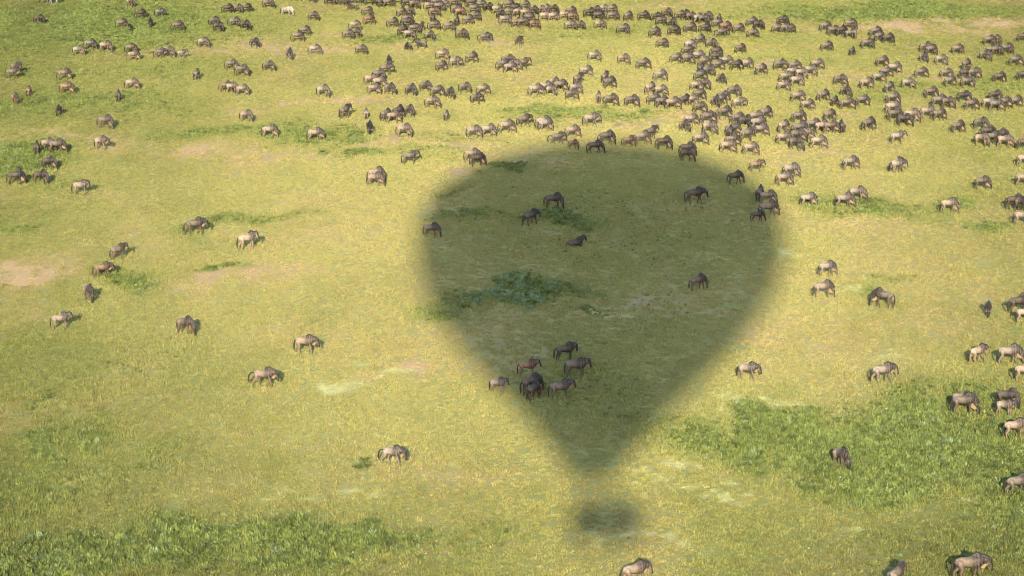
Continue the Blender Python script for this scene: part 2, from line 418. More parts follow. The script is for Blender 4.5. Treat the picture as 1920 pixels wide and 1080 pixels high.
def box(bm, c, s, bev=0):
    r = bmesh.ops.create_cube(bm, size=1, matrix=Matrix.Translation(c) @ Matrix.Diagonal((*s, 1)))
    return r


def tube(bm, p, q, r0, r1, seg=8, caps=True):
    p, q = Vector(p), Vector(q); d = (q - p)
    M = Matrix.Translation((p + q) / 2) @ d.to_track_quat('Z', 'Y').to_matrix().to_4x4()
    bmesh.ops.create_cone(bm, cap_ends=caps, segments=seg, radius1=r0, radius2=r1, depth=d.length, matrix=M)


BL, BW, BH = 4.2, 1.9, 1.85
def part(name, fn, mat, parent=balloon):
    bm = bmesh.new(); fn(bm); me = bpy.data.meshes.new(name); bm.to_mesh(me); bm.free()
    return link(name, me, parent, mat)
def walls(bm):
    t = .06; rc = .5; outer, inner = [], []
    for cx_, cy_, a0 in ((BL / 2 - rc, BW / 2 - rc, 0), (-BL / 2 + rc, BW / 2 - rc, 90), (-BL / 2 + rc, -BW / 2 + rc, 180), (BL / 2 - rc, -BW / 2 + rc, 270)):
        for k in range(7):
            a = math.radians(a0 + 15 * k)
            outer.append((cx_ + rc * math.cos(a), cy_ + rc * math.sin(a))); inner.append((cx_ + (rc - t) * math.cos(a), cy_ + (rc - t) * math.sin(a)))
    lo = [bm.verts.new((*p, 0)) for p in outer]; hi = [bm.verts.new((*p, BH)) for p in outer]
    li = [bm.verts.new((*p, .08)) for p in inner]; hi2 = [bm.verts.new((*p, BH)) for p in inner]; n_ = len(outer)
    for k in range(n_):
        j = (k + 1) % n_
        bm.faces.new((lo[k], lo[j], hi[j], hi[k])); bm.faces.new((hi[k], hi[j], hi2[j], hi2[k])); bm.faces.new((hi2[k], hi2[j], li[j], li[k]))
    bm.faces.new(lo[::-1]); bm.faces.new(li)
    box(bm, (.6, 0, BH / 2), (t, BW - 2 * t - .01, BH - .2)); box(bm, (-.6, 0, BH / 2), (t, BW - 2 * t - .01, BH - .2))
bk = part('basket', walls, m_wick)
def rim(bm):
    rc = .5; pts = []
    for cx_, cy_, a0 in ((BL / 2 - rc, BW / 2 - rc, 0), (-BL / 2 + rc, BW / 2 - rc, 90), (-BL / 2 + rc, -BW / 2 + rc, 180), (BL / 2 - rc, -BW / 2 + rc, 270)):
        for k in range(7):
            a = math.radians(a0 + 15 * k); pts.append((cx_ + (rc - .03) * math.cos(a), cy_ + (rc - .03) * math.sin(a), BH + .03))
    for k in range(len(pts)): tube(bm, pts[k], pts[(k + 1) % len(pts)], .06, .06)
part('rim', rim, m_lea, bk)
def frame(bm):
    z = 2.55
    for s in (-1, 1):
        tube(bm, (-.9, s * .5, z), (.9, s * .5, z), .03, .03); tube(bm, (s * .9, -.5, z), (s * .9, .5, z), .03, .03)
        for u in (-1, 1): tube(bm, (u * (BL / 2 - .2), s * (BW / 2 - .2), BH), (u * .9, s * .5, z), .022, .022)
part('burner_frame', frame, m_steel)
for s in (-.45, .45):
    def burner(bm, s=s):
        tube(bm, (s, 0, 2.45), (s, 0, 2.9), .11, .17, 14); tube(bm, (s, 0, 2.3), (s, 0, 2.45), .05, .05, 10)
        for k in range(4):
            a = k * math.pi / 2; tube(bm, (s + .13 * math.cos(a), .13 * math.sin(a), 2.5), (s + .16 * math.cos(a), .16 * math.sin(a), 2.88), .012, .012, 6)
    part('burner', burner, m_steel)
def ropes(bm):
    for k in range(16):
        a = 2 * math.pi * (k + .5) / 16
        e = (ex - O.x + mouth_r * math.cos(a), mouth_r * math.sin(a), mouth_z + .1)
        tube(bm, (.9 if math.cos(a) > 0 else -.9, .5 if math.sin(a) > 0 else -.5, 2.55), e, .006, .006, 5)
part('rigging', ropes, m_steel)
print('sun elevation', math.degrees(SUN_EL), 'envelope', [(round(p[0], 1), round(p[1], 1)) for p in prof], 'mouth', mouth_z, mouth_r)

# ------------------------------------------------------------------ the herd
def coat_mat(name, rough):
    m, n, l, b = new_mat(name)
    a = n.new('ShaderNodeAttribute'); a.attribute_name = 'coat'
    oi = n.new('ShaderNodeObjectInfo')
    x = n.new('ShaderNodeMix'); x.data_type = 'RGBA'; x.blend_type = 'MULTIPLY'; x.inputs[0].default_value = 1
    l.new(a.outputs['Color'], x.inputs[6]); l.new(oi.outputs['Color'], x.inputs[7])
    tc = n.new('ShaderNodeTexCoord'); nz = n.new('ShaderNodeTexNoise'); nz.inputs['Scale'].default_value = 9; nz.inputs['Detail'].default_value = 4
    l.new(tc.outputs['Object'], nz.inputs['Vector'])
    r = n.new('ShaderNodeValToRGB'); r.color_ramp.elements[0].color = (.72, .72, .72, 1); r.color_ramp.elements[1].color = (1.25, 1.25, 1.25, 1)
    l.new(nz.outputs['Fac'], r.inputs['Fac'])
    y = n.new('ShaderNodeMix'); y.data_type = 'RGBA'; y.blend_type = 'MULTIPLY'; y.inputs[0].default_value = 1
    l.new(x.outputs[2], y.inputs[6]); l.new(r.outputs['Color'], y.inputs[7])
    l.new(y.outputs[2], b.inputs['Base Color']); b.inputs['Roughness'].default_value = rough
    b.inputs['Specular IOR Level'].default_value = .3
    return m


COAT = coat_mat('wildebeest_coat', .6)
HAIR, n, l, b = new_mat('black_hair'); b.inputs['Base Color'].default_value = (.010, .009, .009, 1); b.inputs['Roughness'].default_value = .6
BEARD, n, l, b = new_mat('cream_beard_hair'); b.inputs['Base Color'].default_value = (.20, .15, .095, 1); b.inputs['Roughness'].default_value = .8
HORN, n, l, b = new_mat('horn'); b.inputs['Base Color'].default_value = (.06, .055, .05, 1); b.inputs['Roughness'].default_value = .35
DG = None


def blob(bm, p, q, r0, r1, ys=1.0, seg=14):
    """a tapered capsule from p to q, squeezed sideways by ys"""
    p, q = Vector(p), Vector(q)
    for c, r in ((p, r0), (q, r1)):
        bmesh.ops.create_uvsphere(bm, u_segments=seg, v_segments=9, radius=r, matrix=Matrix.Translation(c) @ Matrix.Diagonal((1, ys, 1, 1)))
    d = q - p
    if d.length < 1e-4: return
    M = Matrix.Translation((p + q) / 2) @ Matrix.Diagonal((1, ys, 1, 1)) @ d.to_track_quat('Z', 'Y').to_matrix().to_4x4()
    bmesh.ops.create_cone(bm, cap_ends=True, segments=seg, radius1=r0, radius2=r1, depth=d.length, matrix=M)


def fuse(bm, voxel, ratio):
    """overlapping solids -> one continuous skin"""
    me = bpy.data.meshes.new('raw'); bm.to_mesh(me); bm.free()
    o = bpy.data.objects.new('raw', me); C.objects.link(o)
    r = o.modifiers.new('r', 'REMESH'); r.mode = 'VOXEL'; r.voxel_size = voxel
    s = o.modifiers.new('s', 'SMOOTH'); s.factor = .5; s.iterations = 4
    d = o.modifiers.new('d', 'DECIMATE'); d.ratio = ratio
    dg = bpy.context.evaluated_depsgraph_get()
    out = bpy.data.meshes.new_from_object(o.evaluated_get(dg), depsgraph=dg)
    bpy.data.objects.remove(o); bpy.data.meshes.remove(me)
    for p in out.polygons: p.use_smooth = True
    return out


def chain(bm, pts, ys=1.0):
    for (a, ra), (b_, rb) in zip(pts[:-1], pts[1:]): blob(bm, a, b_, ra, rb, ys)


# poses: neck and head points, leg swings (front near, front far, hind near, hind far), tail
POSES = {
    'graze': dict(neck=[(.62, 1.03), (.86, .74), (.97, .50), (1.06, .10)], yaw=0, legs=(.00, .06, -.04, .08), tail=0),
    'graze_turned': dict(neck=[(.62, 1.03), (.84, .72), (.93, .48), (1.00, .10)], yaw=-.22, legs=(.14, -.10, .12, -.12), tail=.04),
    'graze_step': dict(neck=[(.62, 1.04), (.90, .80), (1.03, .58), (1.14, .16)], yaw=.12, legs=(.20, -.14, -.16, .14), tail=.02),
    'walk': dict(neck=[(.60, 1.10), (.86, 1.08), (1.04, 1.06), (1.18, .64)], yaw=0, legs=(.22, -.20, .22, -.24), tail=.06),
    'trot': dict(neck=[(.60, 1.10), (.86, 1.06), (1.03, 1.02), (1.14, .58)], yaw=-.05, legs=(.26, -.24, -.26, .24), tail=.42),
    'stand': dict(neck=[(.58, 1.12), (.80, 1.23), (.95, 1.31), (1.14, .90)], yaw=-.05, legs=(.02, .05, -.05, .06), tail=0),
    'look_back': dict(neck=[(.58, 1.12), (.78, 1.20), (.90, 1.24), (.98, .84)], yaw=-.42, legs=(.04, -.04, .08, -.06), tail=.02),
    'lie': dict(neck=[(.56, .66), (.78, .84), (.95, .92), (1.12, .58)], yaw=0, legs=None, tail=0),
}


def build_pose(pose, seed, zebra=False, low=False):
    P = POSES[pose]; r = random.Random(seed); lie = P['legs'] is None
    dz = -.56 if lie else 0.0
    bm = bmesh.new()
    tor = [((-.66, 0, .955 + dz), .185), ((-.42, 0, .965 + dz), .245), ((-.08, 0, .965 + dz), .275), ((.20, 0, .98 + dz), .335), ((.44, 0, 1.03 + dz), .305)]
    chain(bm, tor, .74)
    if not zebra:
        blob(bm, (.14, 0, 1.13 + dz), (.42, 0, 1.27 + dz), .20, .18, .66)      # the hump of the withers
    blob(bm, (-.66, 0, .99 + dz), (-.48, 0, 1.04 + dz), .165, .165, .9)
    nk = [Vector((x_, 0, z_)) for x_, z_ in P['neck']]
    for k in range(1, 4):                                                        # the head turns about the neck's root
        f = k / 3 * P['yaw']; b0 = nk[0]
        d = nk[k] - b0; nk[k] = b0 + Vector((d.x * math.cos(f) - 0, d.x * math.sin(f), d.z))
    blob(bm, (.40, 0, 1.06 + dz), nk[0], .26, .20, .66)
    blob(bm, nk[0], nk[1], .235, .18, .64); blob(bm, nk[1], nk[2], .18, .128, .72)
    blob(bm, nk[2], nk[3], .128, .08, .86)
    hd_ = (nk[3] - nk[2]).normalized(); side = Vector((-math.sin(P['yaw']), math.cos(P['yaw']), 0))
    blob(bm, nk[3] - hd_ * .06, nk[3], .085, .082, 1.0)
    for s in (-1, 1):
        e = nk[2] + side * s * .13 - hd_ * .02
        blob(bm, nk[2] + side * s * .08, e + side * s * .09 - hd_ * .02 + Vector((-.03, 0, .0)), .035, .02)
    if lie:
        for s in (-1, 1):
            chain(bm, [((.40, s * .17, .30), .13), ((.62, s * .22, .09), .075), ((.36, s * .25, .06), .05), ((.30, s * .25, .05), .04)])
            chain(bm, [((-.50, s * .20, .34), .18), ((-.22, s * .30, .12), .09), ((-.55, s * .33, .07), .055), ((-.42, s * .34, .05), .04)])
    else:
        fn, ff, hn, hf = P['legs']
        for s, sw in ((-1, fn), (1, ff)):
            y_ = s * .145
            chain(bm, [((.38, y_ * .95, .90), .145), ((.40 + sw * .25, y_, .66), .088), ((.40 + sw * .7 + (.03 if sw < 0 else 0), y_, .36), .056), ((.39 + sw + (-.02 if sw < 0 else 0), y_, .09), .042), ((.43 + sw, y_, .035), .048)])
        for s, sw in ((-1, hn), (1, hf)):
            y_ = s * .15
            chain(bm, [((-.56, y_ * .9, .92), .185), ((-.50 + sw * .3, y_, .66), .112), ((-.67 + sw * .7, y_, .41), .062), ((-.63 + sw, y_, .10), .043), ((-.59 + sw, y_, .035), .048)])
    for v in bm.verts: v.co.z = max(v.co.z, .0)
    body = fuse(bm, .026, .16 if low else .45)
    # coat colours: fixed patches of the hide
    nv = len(body.vertices); co = np.empty(nv * 3, np.float32); body.vertices.foreach_get('co', co); co = co.reshape(-1, 3)
    col = np.tile(np.array([.195, .155, .118]), (nv, 1))
    X_, Y_, Z_ = co[:, 0], co[:, 1], co[:, 2] - dz
    def mix(c, a):
        nonlocal col
        a = np.clip(a, 0, 1)[:, None]; col = col * (1 - a) + np.array(c)[None] * a
    ax = np.array(nk[2]); dirv = np.array(hd_); rel = co - ax; along = rel @ dirv; perp = np.linalg.norm(rel - along[:, None] * dirv, axis=1)
    onhead = (np.linalg.norm(rel, axis=1) < .20) | ((along > -.02) & (along < .62) & (perp < .16) & (X_ > .55))
    if zebra:
        col[:] = (.33, .31, .285)
        st = np.sin(X_ * 46 + np.sin(Z_ * 9) * 1.3) > .1
        st2 = np.sin(Z_ * 60) > .4
        mix((.06, .055, .05), np.where(Z_ < .72, st2 * .8, st * .75))
        mix((.05, .05, .05), onhead & (along > .36))
    else:
        leg = np.clip((.80 - Z_) / .14, 0, 1) * (0 if lie else 1)
        mix((.072, .057, .050), np.clip((X_ + .12) / .38, 0, 1) * .88)            # darker forequarters
        stripe = (np.sin(X_ * 34 + Z_ * 3 + np.sin(Z_ * 14) * .5) > .35) & (X_ > .05) & (X_ < .95)
        mix((.014, .012, .011), stripe * .9 * np.clip((X_ - .02) / .18, 0, 1) * np.clip((Z_ - .72) / .1, 0, 1))
        mix((.30, .24, .182), np.clip((-.26 - X_) / .2, 0, 1) * .8 * np.clip((Z_ - .85) / .2, 0, 1))   # pale rump
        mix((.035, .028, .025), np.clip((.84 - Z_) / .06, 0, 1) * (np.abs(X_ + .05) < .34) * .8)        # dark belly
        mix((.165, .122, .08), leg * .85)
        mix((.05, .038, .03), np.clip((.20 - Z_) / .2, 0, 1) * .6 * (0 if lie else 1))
        face = onhead & (along > -.05)
        front = (rel - along[:, None] * dirv) @ np.array([math.cos(P['yaw']), math.sin(P['yaw']), .25])
        mix((.065, .05, .042), onhead * .85)
        mix((.020, .017, .016), face & ((front > .025) | (along > .36)))
        mix((.22, .165, .11), face & (front < -.045) & (along < .42) & (along > .0))
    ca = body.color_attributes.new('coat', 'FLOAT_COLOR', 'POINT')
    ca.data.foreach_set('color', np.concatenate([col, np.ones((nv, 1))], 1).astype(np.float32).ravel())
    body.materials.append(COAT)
    out = [('body', body)]
    # mane: a ragged standing crest from the forehead to the withers
    bm = bmesh.new()
    crest = [Vector((.10, 0, 1.29 + dz)), Vector((.30, 0, 1.42 + dz)), Vector((.50, 0, 1.38 + dz))]
    if zebra: crest = [Vector((.40, 0, 1.27))]
    up1 = Vector((-(nk[1] - nk[0]).z, 0, (nk[1] - nk[0]).x)).normalized()
    crest += [nk[0] + up1 * .20, (nk[0] + nk[1]) / 2 + up1 * .19, nk[1] + up1 * .155, nk[2] + Vector((-hd_.z, 0, hd_.x)).normalized() * .0 - hd_ * .12]
    prev = None
    for k in range(len(crest) * 3 - 2):
        a, f = divmod(k, 3)
        p = crest[a].lerp(crest[min(a + 1, len(crest) - 1)], f / 3)
        nxt = crest[min(a + 1, len(crest) - 1)] - crest[max(a - 1, 0)]
        up = Vector((-nxt.z, 0, nxt.x)).normalized()
        hgt = r.uniform(.07, .13) * (1 if k % 2 else .75); w_ = .035
        q = [bm.verts.new(p - up * r.uniform(.16, .32) + Vector((0, -.135, 0))), bm.verts.new(p - up * r.uniform(.16, .32) + Vector((0, .135, 0))),
             bm.verts.new(p + up * hgt * .5 + Vector((0, .05, 0))), bm.verts.new(p + up * hgt), bm.verts.new(p + up * hgt * .5 + Vector((0, -.05, 0)))]
        if prev:
            for e in range(5): bm.faces.new((prev[e], prev[(e + 1) % 5], q[(e + 1) % 5], q[e]))
        else: bm.faces.new(q[::-1])
        prev = q
    bm.faces.new(prev); bmesh.ops.recalc_face_normals(bm, faces=bm.faces)
    me = bpy.data.meshes.new('mane'); bm.to_mesh(me); bm.free(); me.materials.append(HAIR if not zebra else COAT)
    if zebra:
        ca = me.color_attributes.new('coat', 'FLOAT_COLOR', 'POINT')
        for k, d in enumerate(ca.data): d.color = (.6, .58, .55, 1) if (k // 5) % 2 else (.1, .1, .1, 1)
    out.append(('mane', me))
    if not zebra:
        bm = bmesh.new()                                                        # beard: a tapering fringe under throat and neck
        dn1 = -up1
        pts = [nk[0] + dn1 * .16 + Vector((.0, 0, -.02)), (nk[0] + nk[1]) / 2 + dn1 * .15, nk[1] + dn1 * .12, nk[2].lerp(nk[3], .18) - Vector((math.cos(P['yaw']), math.sin(P['yaw']), 0)) * .085]
        prev = None
        for k in range(10):
            a, f = divmod(k, 3); p = pts[a].lerp(pts[min(a + 1, 3)], f / 3)
            drop = (.07 + .22 * math.sin(math.pi * (k + 1) / 11)) * r.uniform(.8, 1.15)
            bk_ = Vector((-.25 * drop, 0, -drop)) if pose.startswith('graze') is False else Vector((-.8 * drop, 0, -.75 * drop))
            q = [bm.verts.new(p + Vector((0, -.07, .04))), bm.verts.new(p + Vector((0, .07, .04))), bm.verts.new(p + bk_)]
            if prev:
                for e in range(3): bm.faces.new((prev[e], prev[(e + 1) % 3], q[(e + 1) % 3], q[e]))
            else: bm.faces.new(q[::-1])
            prev = q
        bm.faces.new(prev); bmesh.ops.recalc_face_normals(bm, faces=bm.faces)
        me = bpy.data.meshes.new('beard'); bm.to_mesh(me); bm.free(); me.materials.append(BEARD); out.append(('beard', me))
        for s in (-1, 1):                                                       # horns sweep out, down and up again
            bm = bmesh.new(); fw = Vector((math.cos(P['yaw']), math.sin(P['yaw']), 0))
            b0 = nk[2] - hd_ * .10 + side * s * .05
            hp = [b0, b0 + side * s * .14 + hd_ * .04, b0 + side * s * .26 + hd_ * .02 - fw * .0, b0 + side * s * .30 - hd_ * .10, b0 + side * s * .25 - hd_ * .21]
            rad = [.042, .036, .028, .019, .007]
            for k in range(4): blob(bm, hp[k], hp[k + 1], rad[k], rad[k + 1], 1.0, 7)
            me = bpy.data.meshes.new('horn'); bm.to_mesh(me); bm.free(); me.materials.append(HORN); out.append(('horn', me))
    bm = bmesh.new(); T = P['tail']; z0 = 1.01 + dz
    tp = [Vector((-.82, 0, z0)), Vector((-.90 - T * .45, 0, z0 - .10 + T * .16)), Vector((-.93 - T * .75, .02, z0 - .34 + T * .25)), Vector((-.93 - T * .85, .03, z0 - .60 + T * .18)), Vector((-.91 - T * .75, .03, max(z0 - .80 + T * .1, .05)))]
    for k, (ra, rb) in enumerate(((.04, .035), (.04, .062), (.062, .058), (.058, .015))): blob(bm, tp[k], tp[k + 1], ra, rb, 1.0, 8)
    me = bpy.data.meshes.new('tail'); bm.to_mesh(me); bm.free(); me.materials.append(HAIR); out.append(('tail', me))
    return out


KIT = {k: build_pose(k, i_) for i_, k in enumerate(POSES)}
ZEB = {k: build_pose(k, 40 + i_, True) for i_, k in enumerate(('graze', 'walk'))}

# one line per animal: x y (feet, in a cutout enlarged n times whose corner is given), facing in degrees
# (0 to the right, 90 away, 180 to the left), doing (g graze, w walk, t trot, s stand, b looks back, l lies), tone, size
TILES = [
(0, 160, 6, '''175 212 0 g r;675 338 -80 g d .85;1185 488 0 g m 1.05;1140 728 0 w p;415 785 80 g d;540 742 0 g p;640 768 0 g m;555 948 0 g d'''),
(320, 160, 6, '''850 412 0 g p;1110 595 0 g p;1625 632 0 g p'''),
(0, 0, 6, '''510 48 0 w p;612 48 0 g z;1470 84 -20 g r;1790 22 0 g m;440 275 0 g d;1580 215 0 g d;1800 200 0 w m;1365 325 0 g m;1480 355 -40 g d .75;1695 310 -75 g d;
880 630 0 g p;1010 565 0 g m;1185 588 0 g p;1470 605 0 g m;1500 688 0 g p;1800 660 0 w m;1895 645 0 g p;140 890 0 w m;185 830 -35 s m;720 905 0 g m;325 1085 70 g r .85;750 1062 0 g r;1480 1012 -10 g p;1332 1150 60 g d'''),
(320, 0, 6, '''660 12 0 g p;640 155 0 g d;755 152 0 g m;850 145 0 g d;1095 100 -25 g m;1305 180 0 g z;1605 236 -10 g m;1590 32 0 g m;1400 15 0 g d;1790 62 0 g d;1880 62 0 g m;75 355 0 g m;490 298 0 g m;538 362 0 g d;
715 312 0 g m;838 342 0 g d;1425 475 0 g m;1505 405 0 g m;365 540 0 g p;945 535 0 g d;1338 668 -70 g m;1618 622 0 g p;125 660 0 s p .85;680 792 0 g m;798 862 -15 g m;1100 805 0 g m;292 902 70 g m;618 1040 0 g r;690 1052 0 g p;805 1078 0 g p;1715 1096 0 g p'''),
(640, 0, 6, '''30 62 0 g d;135 122 180 g m;190 48 0 g d;320 62 0 g d;450 85 60 g d;525 88 0 g m;640 52 0 g m;740 88 0 g d;820 108 0 g m;890 42 0 g d;940 42 0 g m;990 125 0 g p;1060 85 0 g m;1100 135 0 g m;1150 105 0 g p;1045 192 -20 g r;
1275 82 0 g m;1290 165 0 g m;1335 192 -30 g r;1345 42 0 g d;1460 92 0 g d;1490 155 0 g m;1570 112 0 g m;1650 135 -20 g d;1750 165 0 g p;1792 225 0 g d;1842 285 -10 g p;1880 112 0 g m;1890 195 0 g m;290 178 0 g m;308 282 0 g r;
672 192 0 g m;762 182 -30 g m;575 315 0 g m;740 275 0 g m;735 318 0 g d;905 355 -60 s p;1030 265 60 g d;1042 345 0 g m;1210 355 0 g m;1300 295 60 g d;1425 282 0 g m;1500 245 0 g m;1352 452 0 g m;1620 485 0 t m;150 345 0 g p;75 448 0 g m;168 425 -45 g m;
690 405 0 g d;762 445 0 g p;822 385 0 g m;995 460 0 g m;222 618 0 g m;760 570 90 g d .8;890 555 180 s m;540 742 -90 g m;1135 680 0 g p;1282 768 0 w p;1122 805 0 g m;1462 715 0 g m;508 845 0 w m;330 962 0 g p;420 905 0 g m;422 995 0 g p;365 1068 0 g p;548 1068 0 g m;
782 1080 -10 g m;948 1035 -10 g m;1075 1092 0 g m;1222 1112 -20 g m;1388 1048 -40 g m;1590 1072 0 g p;1520 1175 0 w m;1815 795 0 g m;1895 828 0 g p;1875 745 0 g m;1020 1222 0 g p;500 1360 60 g m;585 1392 0 g p;640 1335 50 g d;760 1310 -40 g m;40 1335 40 s m;280 1340 80 g p .75;320 1508 -85 g d;
1180 1362 80 g m .85;705 1545 0 g p;1490 1560 0 g p;1650 1545 0 g p;1855 1508 0 g p;770 1855 0 s m;1470 1825 0 g p;1530 1872 0 g d;390 2050 0 g p'''),
(960, 0, 6, '''30 152 0 g d;60 195 0 g p;140 112 0 g m;150 205 0 g p;235 175 0 g d;320 165 0 g p;378 155 0 g p;50 312 0 g m;122 315 0 g m;190 262 0 g m;252 332 -40 g r;370 245 0 g p;460 245 0 g p;465 155 0 g d;590 225 0 g p;660 185 0 g m;682 245 -20 g r;655 350 0 g p;762 345 0 g m;
870 205 0 g d;940 172 0 g m;1030 155 0 g p;1120 155 0 g m;970 235 0 g d;1130 238 0 g m;985 335 -10 g p;1305 242 60 g m;1475 235 0 g d;1250 390 0 g m;1740 200 0 g m;1622 245 0 g d;1680 295 0 g m;1792 315 0 g m;1890 225 0 g m;1602 425 0 g m;1822 405 0 g d;1688 545 0 g m;75 515 0 s m;
925 695 -15 g p;1252 728 -10 g p;1472 785 0 g m;1842 715 0 g m;828 865 0 g p;1665 915 0 g p;32 800 0 g p;122 785 0 s m;1042 935 45 s m;1095 1000 0 g m;262 1085 0 g p;372 1050 0 g p;442 1082 -30 g p;540 1035 0 g m;480 995 0 g p;715 1060 0 g p;668 1130 -20 g m;742 965 60 s m;
975 1165 75 g m;1108 1198 0 g m;1345 1208 -20 g m;1552 1062 0 g p;1668 1082 0 g p;1592 1182 0 g m;1682 1222 0 g m;1802 1238 0 g p;135 1428 0 w m;352 1462 0 g p;375 1478 0 g p;888 1425 0 w p;678 1555 0 g p;515 1625 0 t m .9;690 1680 -50 g r .75;932 1735 0 g d;1062 1628 0 g m;1312 1655 0 g r .9;1462 1632 0 g p;1562 1568 60 s m;1705 1688 0 g d'''),
(1280, 0, 6, '''92 245 0 g m;22 225 0 g d;172 265 0 g p;232 275 -20 g m;270 245 0 g m;80 375 0 g m;245 375 0 g d;385 318 0 g m;410 245 80 g d .8;445 425 0 t m;478 365 0 g r;625 378 -10 g m;775 305 0 g m;852 338 0 g d;788 435 0 g m;1122 285 0 g d;1062 378 0 g m;1152 378 0 g m;1202 378 0 g m;
1602 358 0 g m;1692 405 -10 g m;1782 412 0 g d;1882 335 0 g m;1882 438 0 g m;1615 582 0 g m;1905 628 75 g d .8;82 565 0 g p;192 505 0 g m;322 550 -15 g m;645 605 25 g m;375 645 0 g d;172 695 0 g p;55 728 0 g m;50 625 0 g m;242 755 0 g m;370 705 0 g d;492 745 0 g p;392 798 0 g m;602 798 0 g d;718 788 0 g p;
292 862 0 g m;205 838 60 g d;878 850 15 g m;1098 798 -30 g m;1508 785 -20 g p;1432 858 0 g p;1255 805 0 g m;1232 875 0 g p;1332 885 0 g p;432 948 0 g m;195 915 0 g m;152 1028 0 g p;232 1018 0 g m;1132 1028 0 g p;1162 938 0 g p;1282 978 0 g p;1768 968 0 g m;578 1092 0 g m;1832 1092 0 g m;
182 1128 0 g m;20 1198 0 g d;102 1192 0 g p;455 1145 0 g m;370 1205 -60 g m;420 1188 0 g m;1292 1155 0 g p;1398 1248 0 g p;1578 1145 0 g m;1708 1198 75 g d .8;1842 1240 0 g m;192 1278 0 g m;632 1228 0 w p;462 1345 0 g m;932 1345 30 g m;1302 1385 0 g m;1648 1368 30 g m;92 1418 0 g p;20 1485 -30 g m;282 1395 0 g m;302 1515 0 g p;
612 1405 0 g m;702 1442 0 g d;822 1385 0 g p;842 1468 0 g p;872 1538 0 g p;562 1525 0 g m;532 1568 50 g d;722 1598 0 s m;1462 1478 0 g m;1562 1505 0 g p;1662 1508 0 g m;1132 1495 0 g p;1132 1628 -10 g p;1312 1525 0 g m;1292 1605 0 g m;1382 1588 0 g p;1275 1692 -20 g m;1522 1678 0 g p;1792 1498 80 g d;195 1638 0 g p;
50 1758 0 g d;505 1728 0 g p;552 1655 0 g m;762 1750 0 g p;828 1938 15 s r .85'''),
(1600, 0, 6, '''10 438 80 g m;245 420 0 g m;290 470 0 g m;388 495 0 g d;155 555 0 g m;812 595 0 g m;872 625 0 g m;792 705 0 g m;985 735 -10 g p;1168 615 0 g m;1525 515 0 g m;1592 505 0 g m;1542 625 0 g m;1612 628 -40 g m;1482 688 0 g m;1718 615 0 g m;1905 478 0 g d;1822 745 0 g m;1268 788 30 g m;
318 755 0 g m;362 875 0 g m;458 835 0 g p;282 938 0 g p;758 885 0 g m;1042 888 0 g m;1082 978 0 g m;1252 895 0 g d;1352 895 0 g m;1282 992 0 g m;1638 938 0 g d;1910 918 0 g d;142 1008 0 g p;612 1002 0 g p;398 1050 30 g m;872 1110 0 g m;1242 1155 20 g d;1592 1142 0 g d;
102 1198 0 g m;442 1175 0 g m;442 1288 0 g p;960 1215 0 g m;1062 1222 0 g m;1322 1248 0 g m;1522 1225 0 g p;1602 1255 0 g m;1692 1228 0 g m;1822 1212 0 g m;462 1368 0 g m;572 1428 0 g d;652 1380 0 g p;832 1338 0 g p;962 1362 0 g m;168 1475 0 g m;1172 1500 0 g m;1432 1465 0 g m;495 1625 15 s p;
1442 1650 0 g p;1502 1570 0 g d;1562 1628 0 w m;1642 1608 0 g d;1702 1665 0 g p;1915 1690 0 g d;495 1945 0 w p;1925 1880 0 g p'''),
]
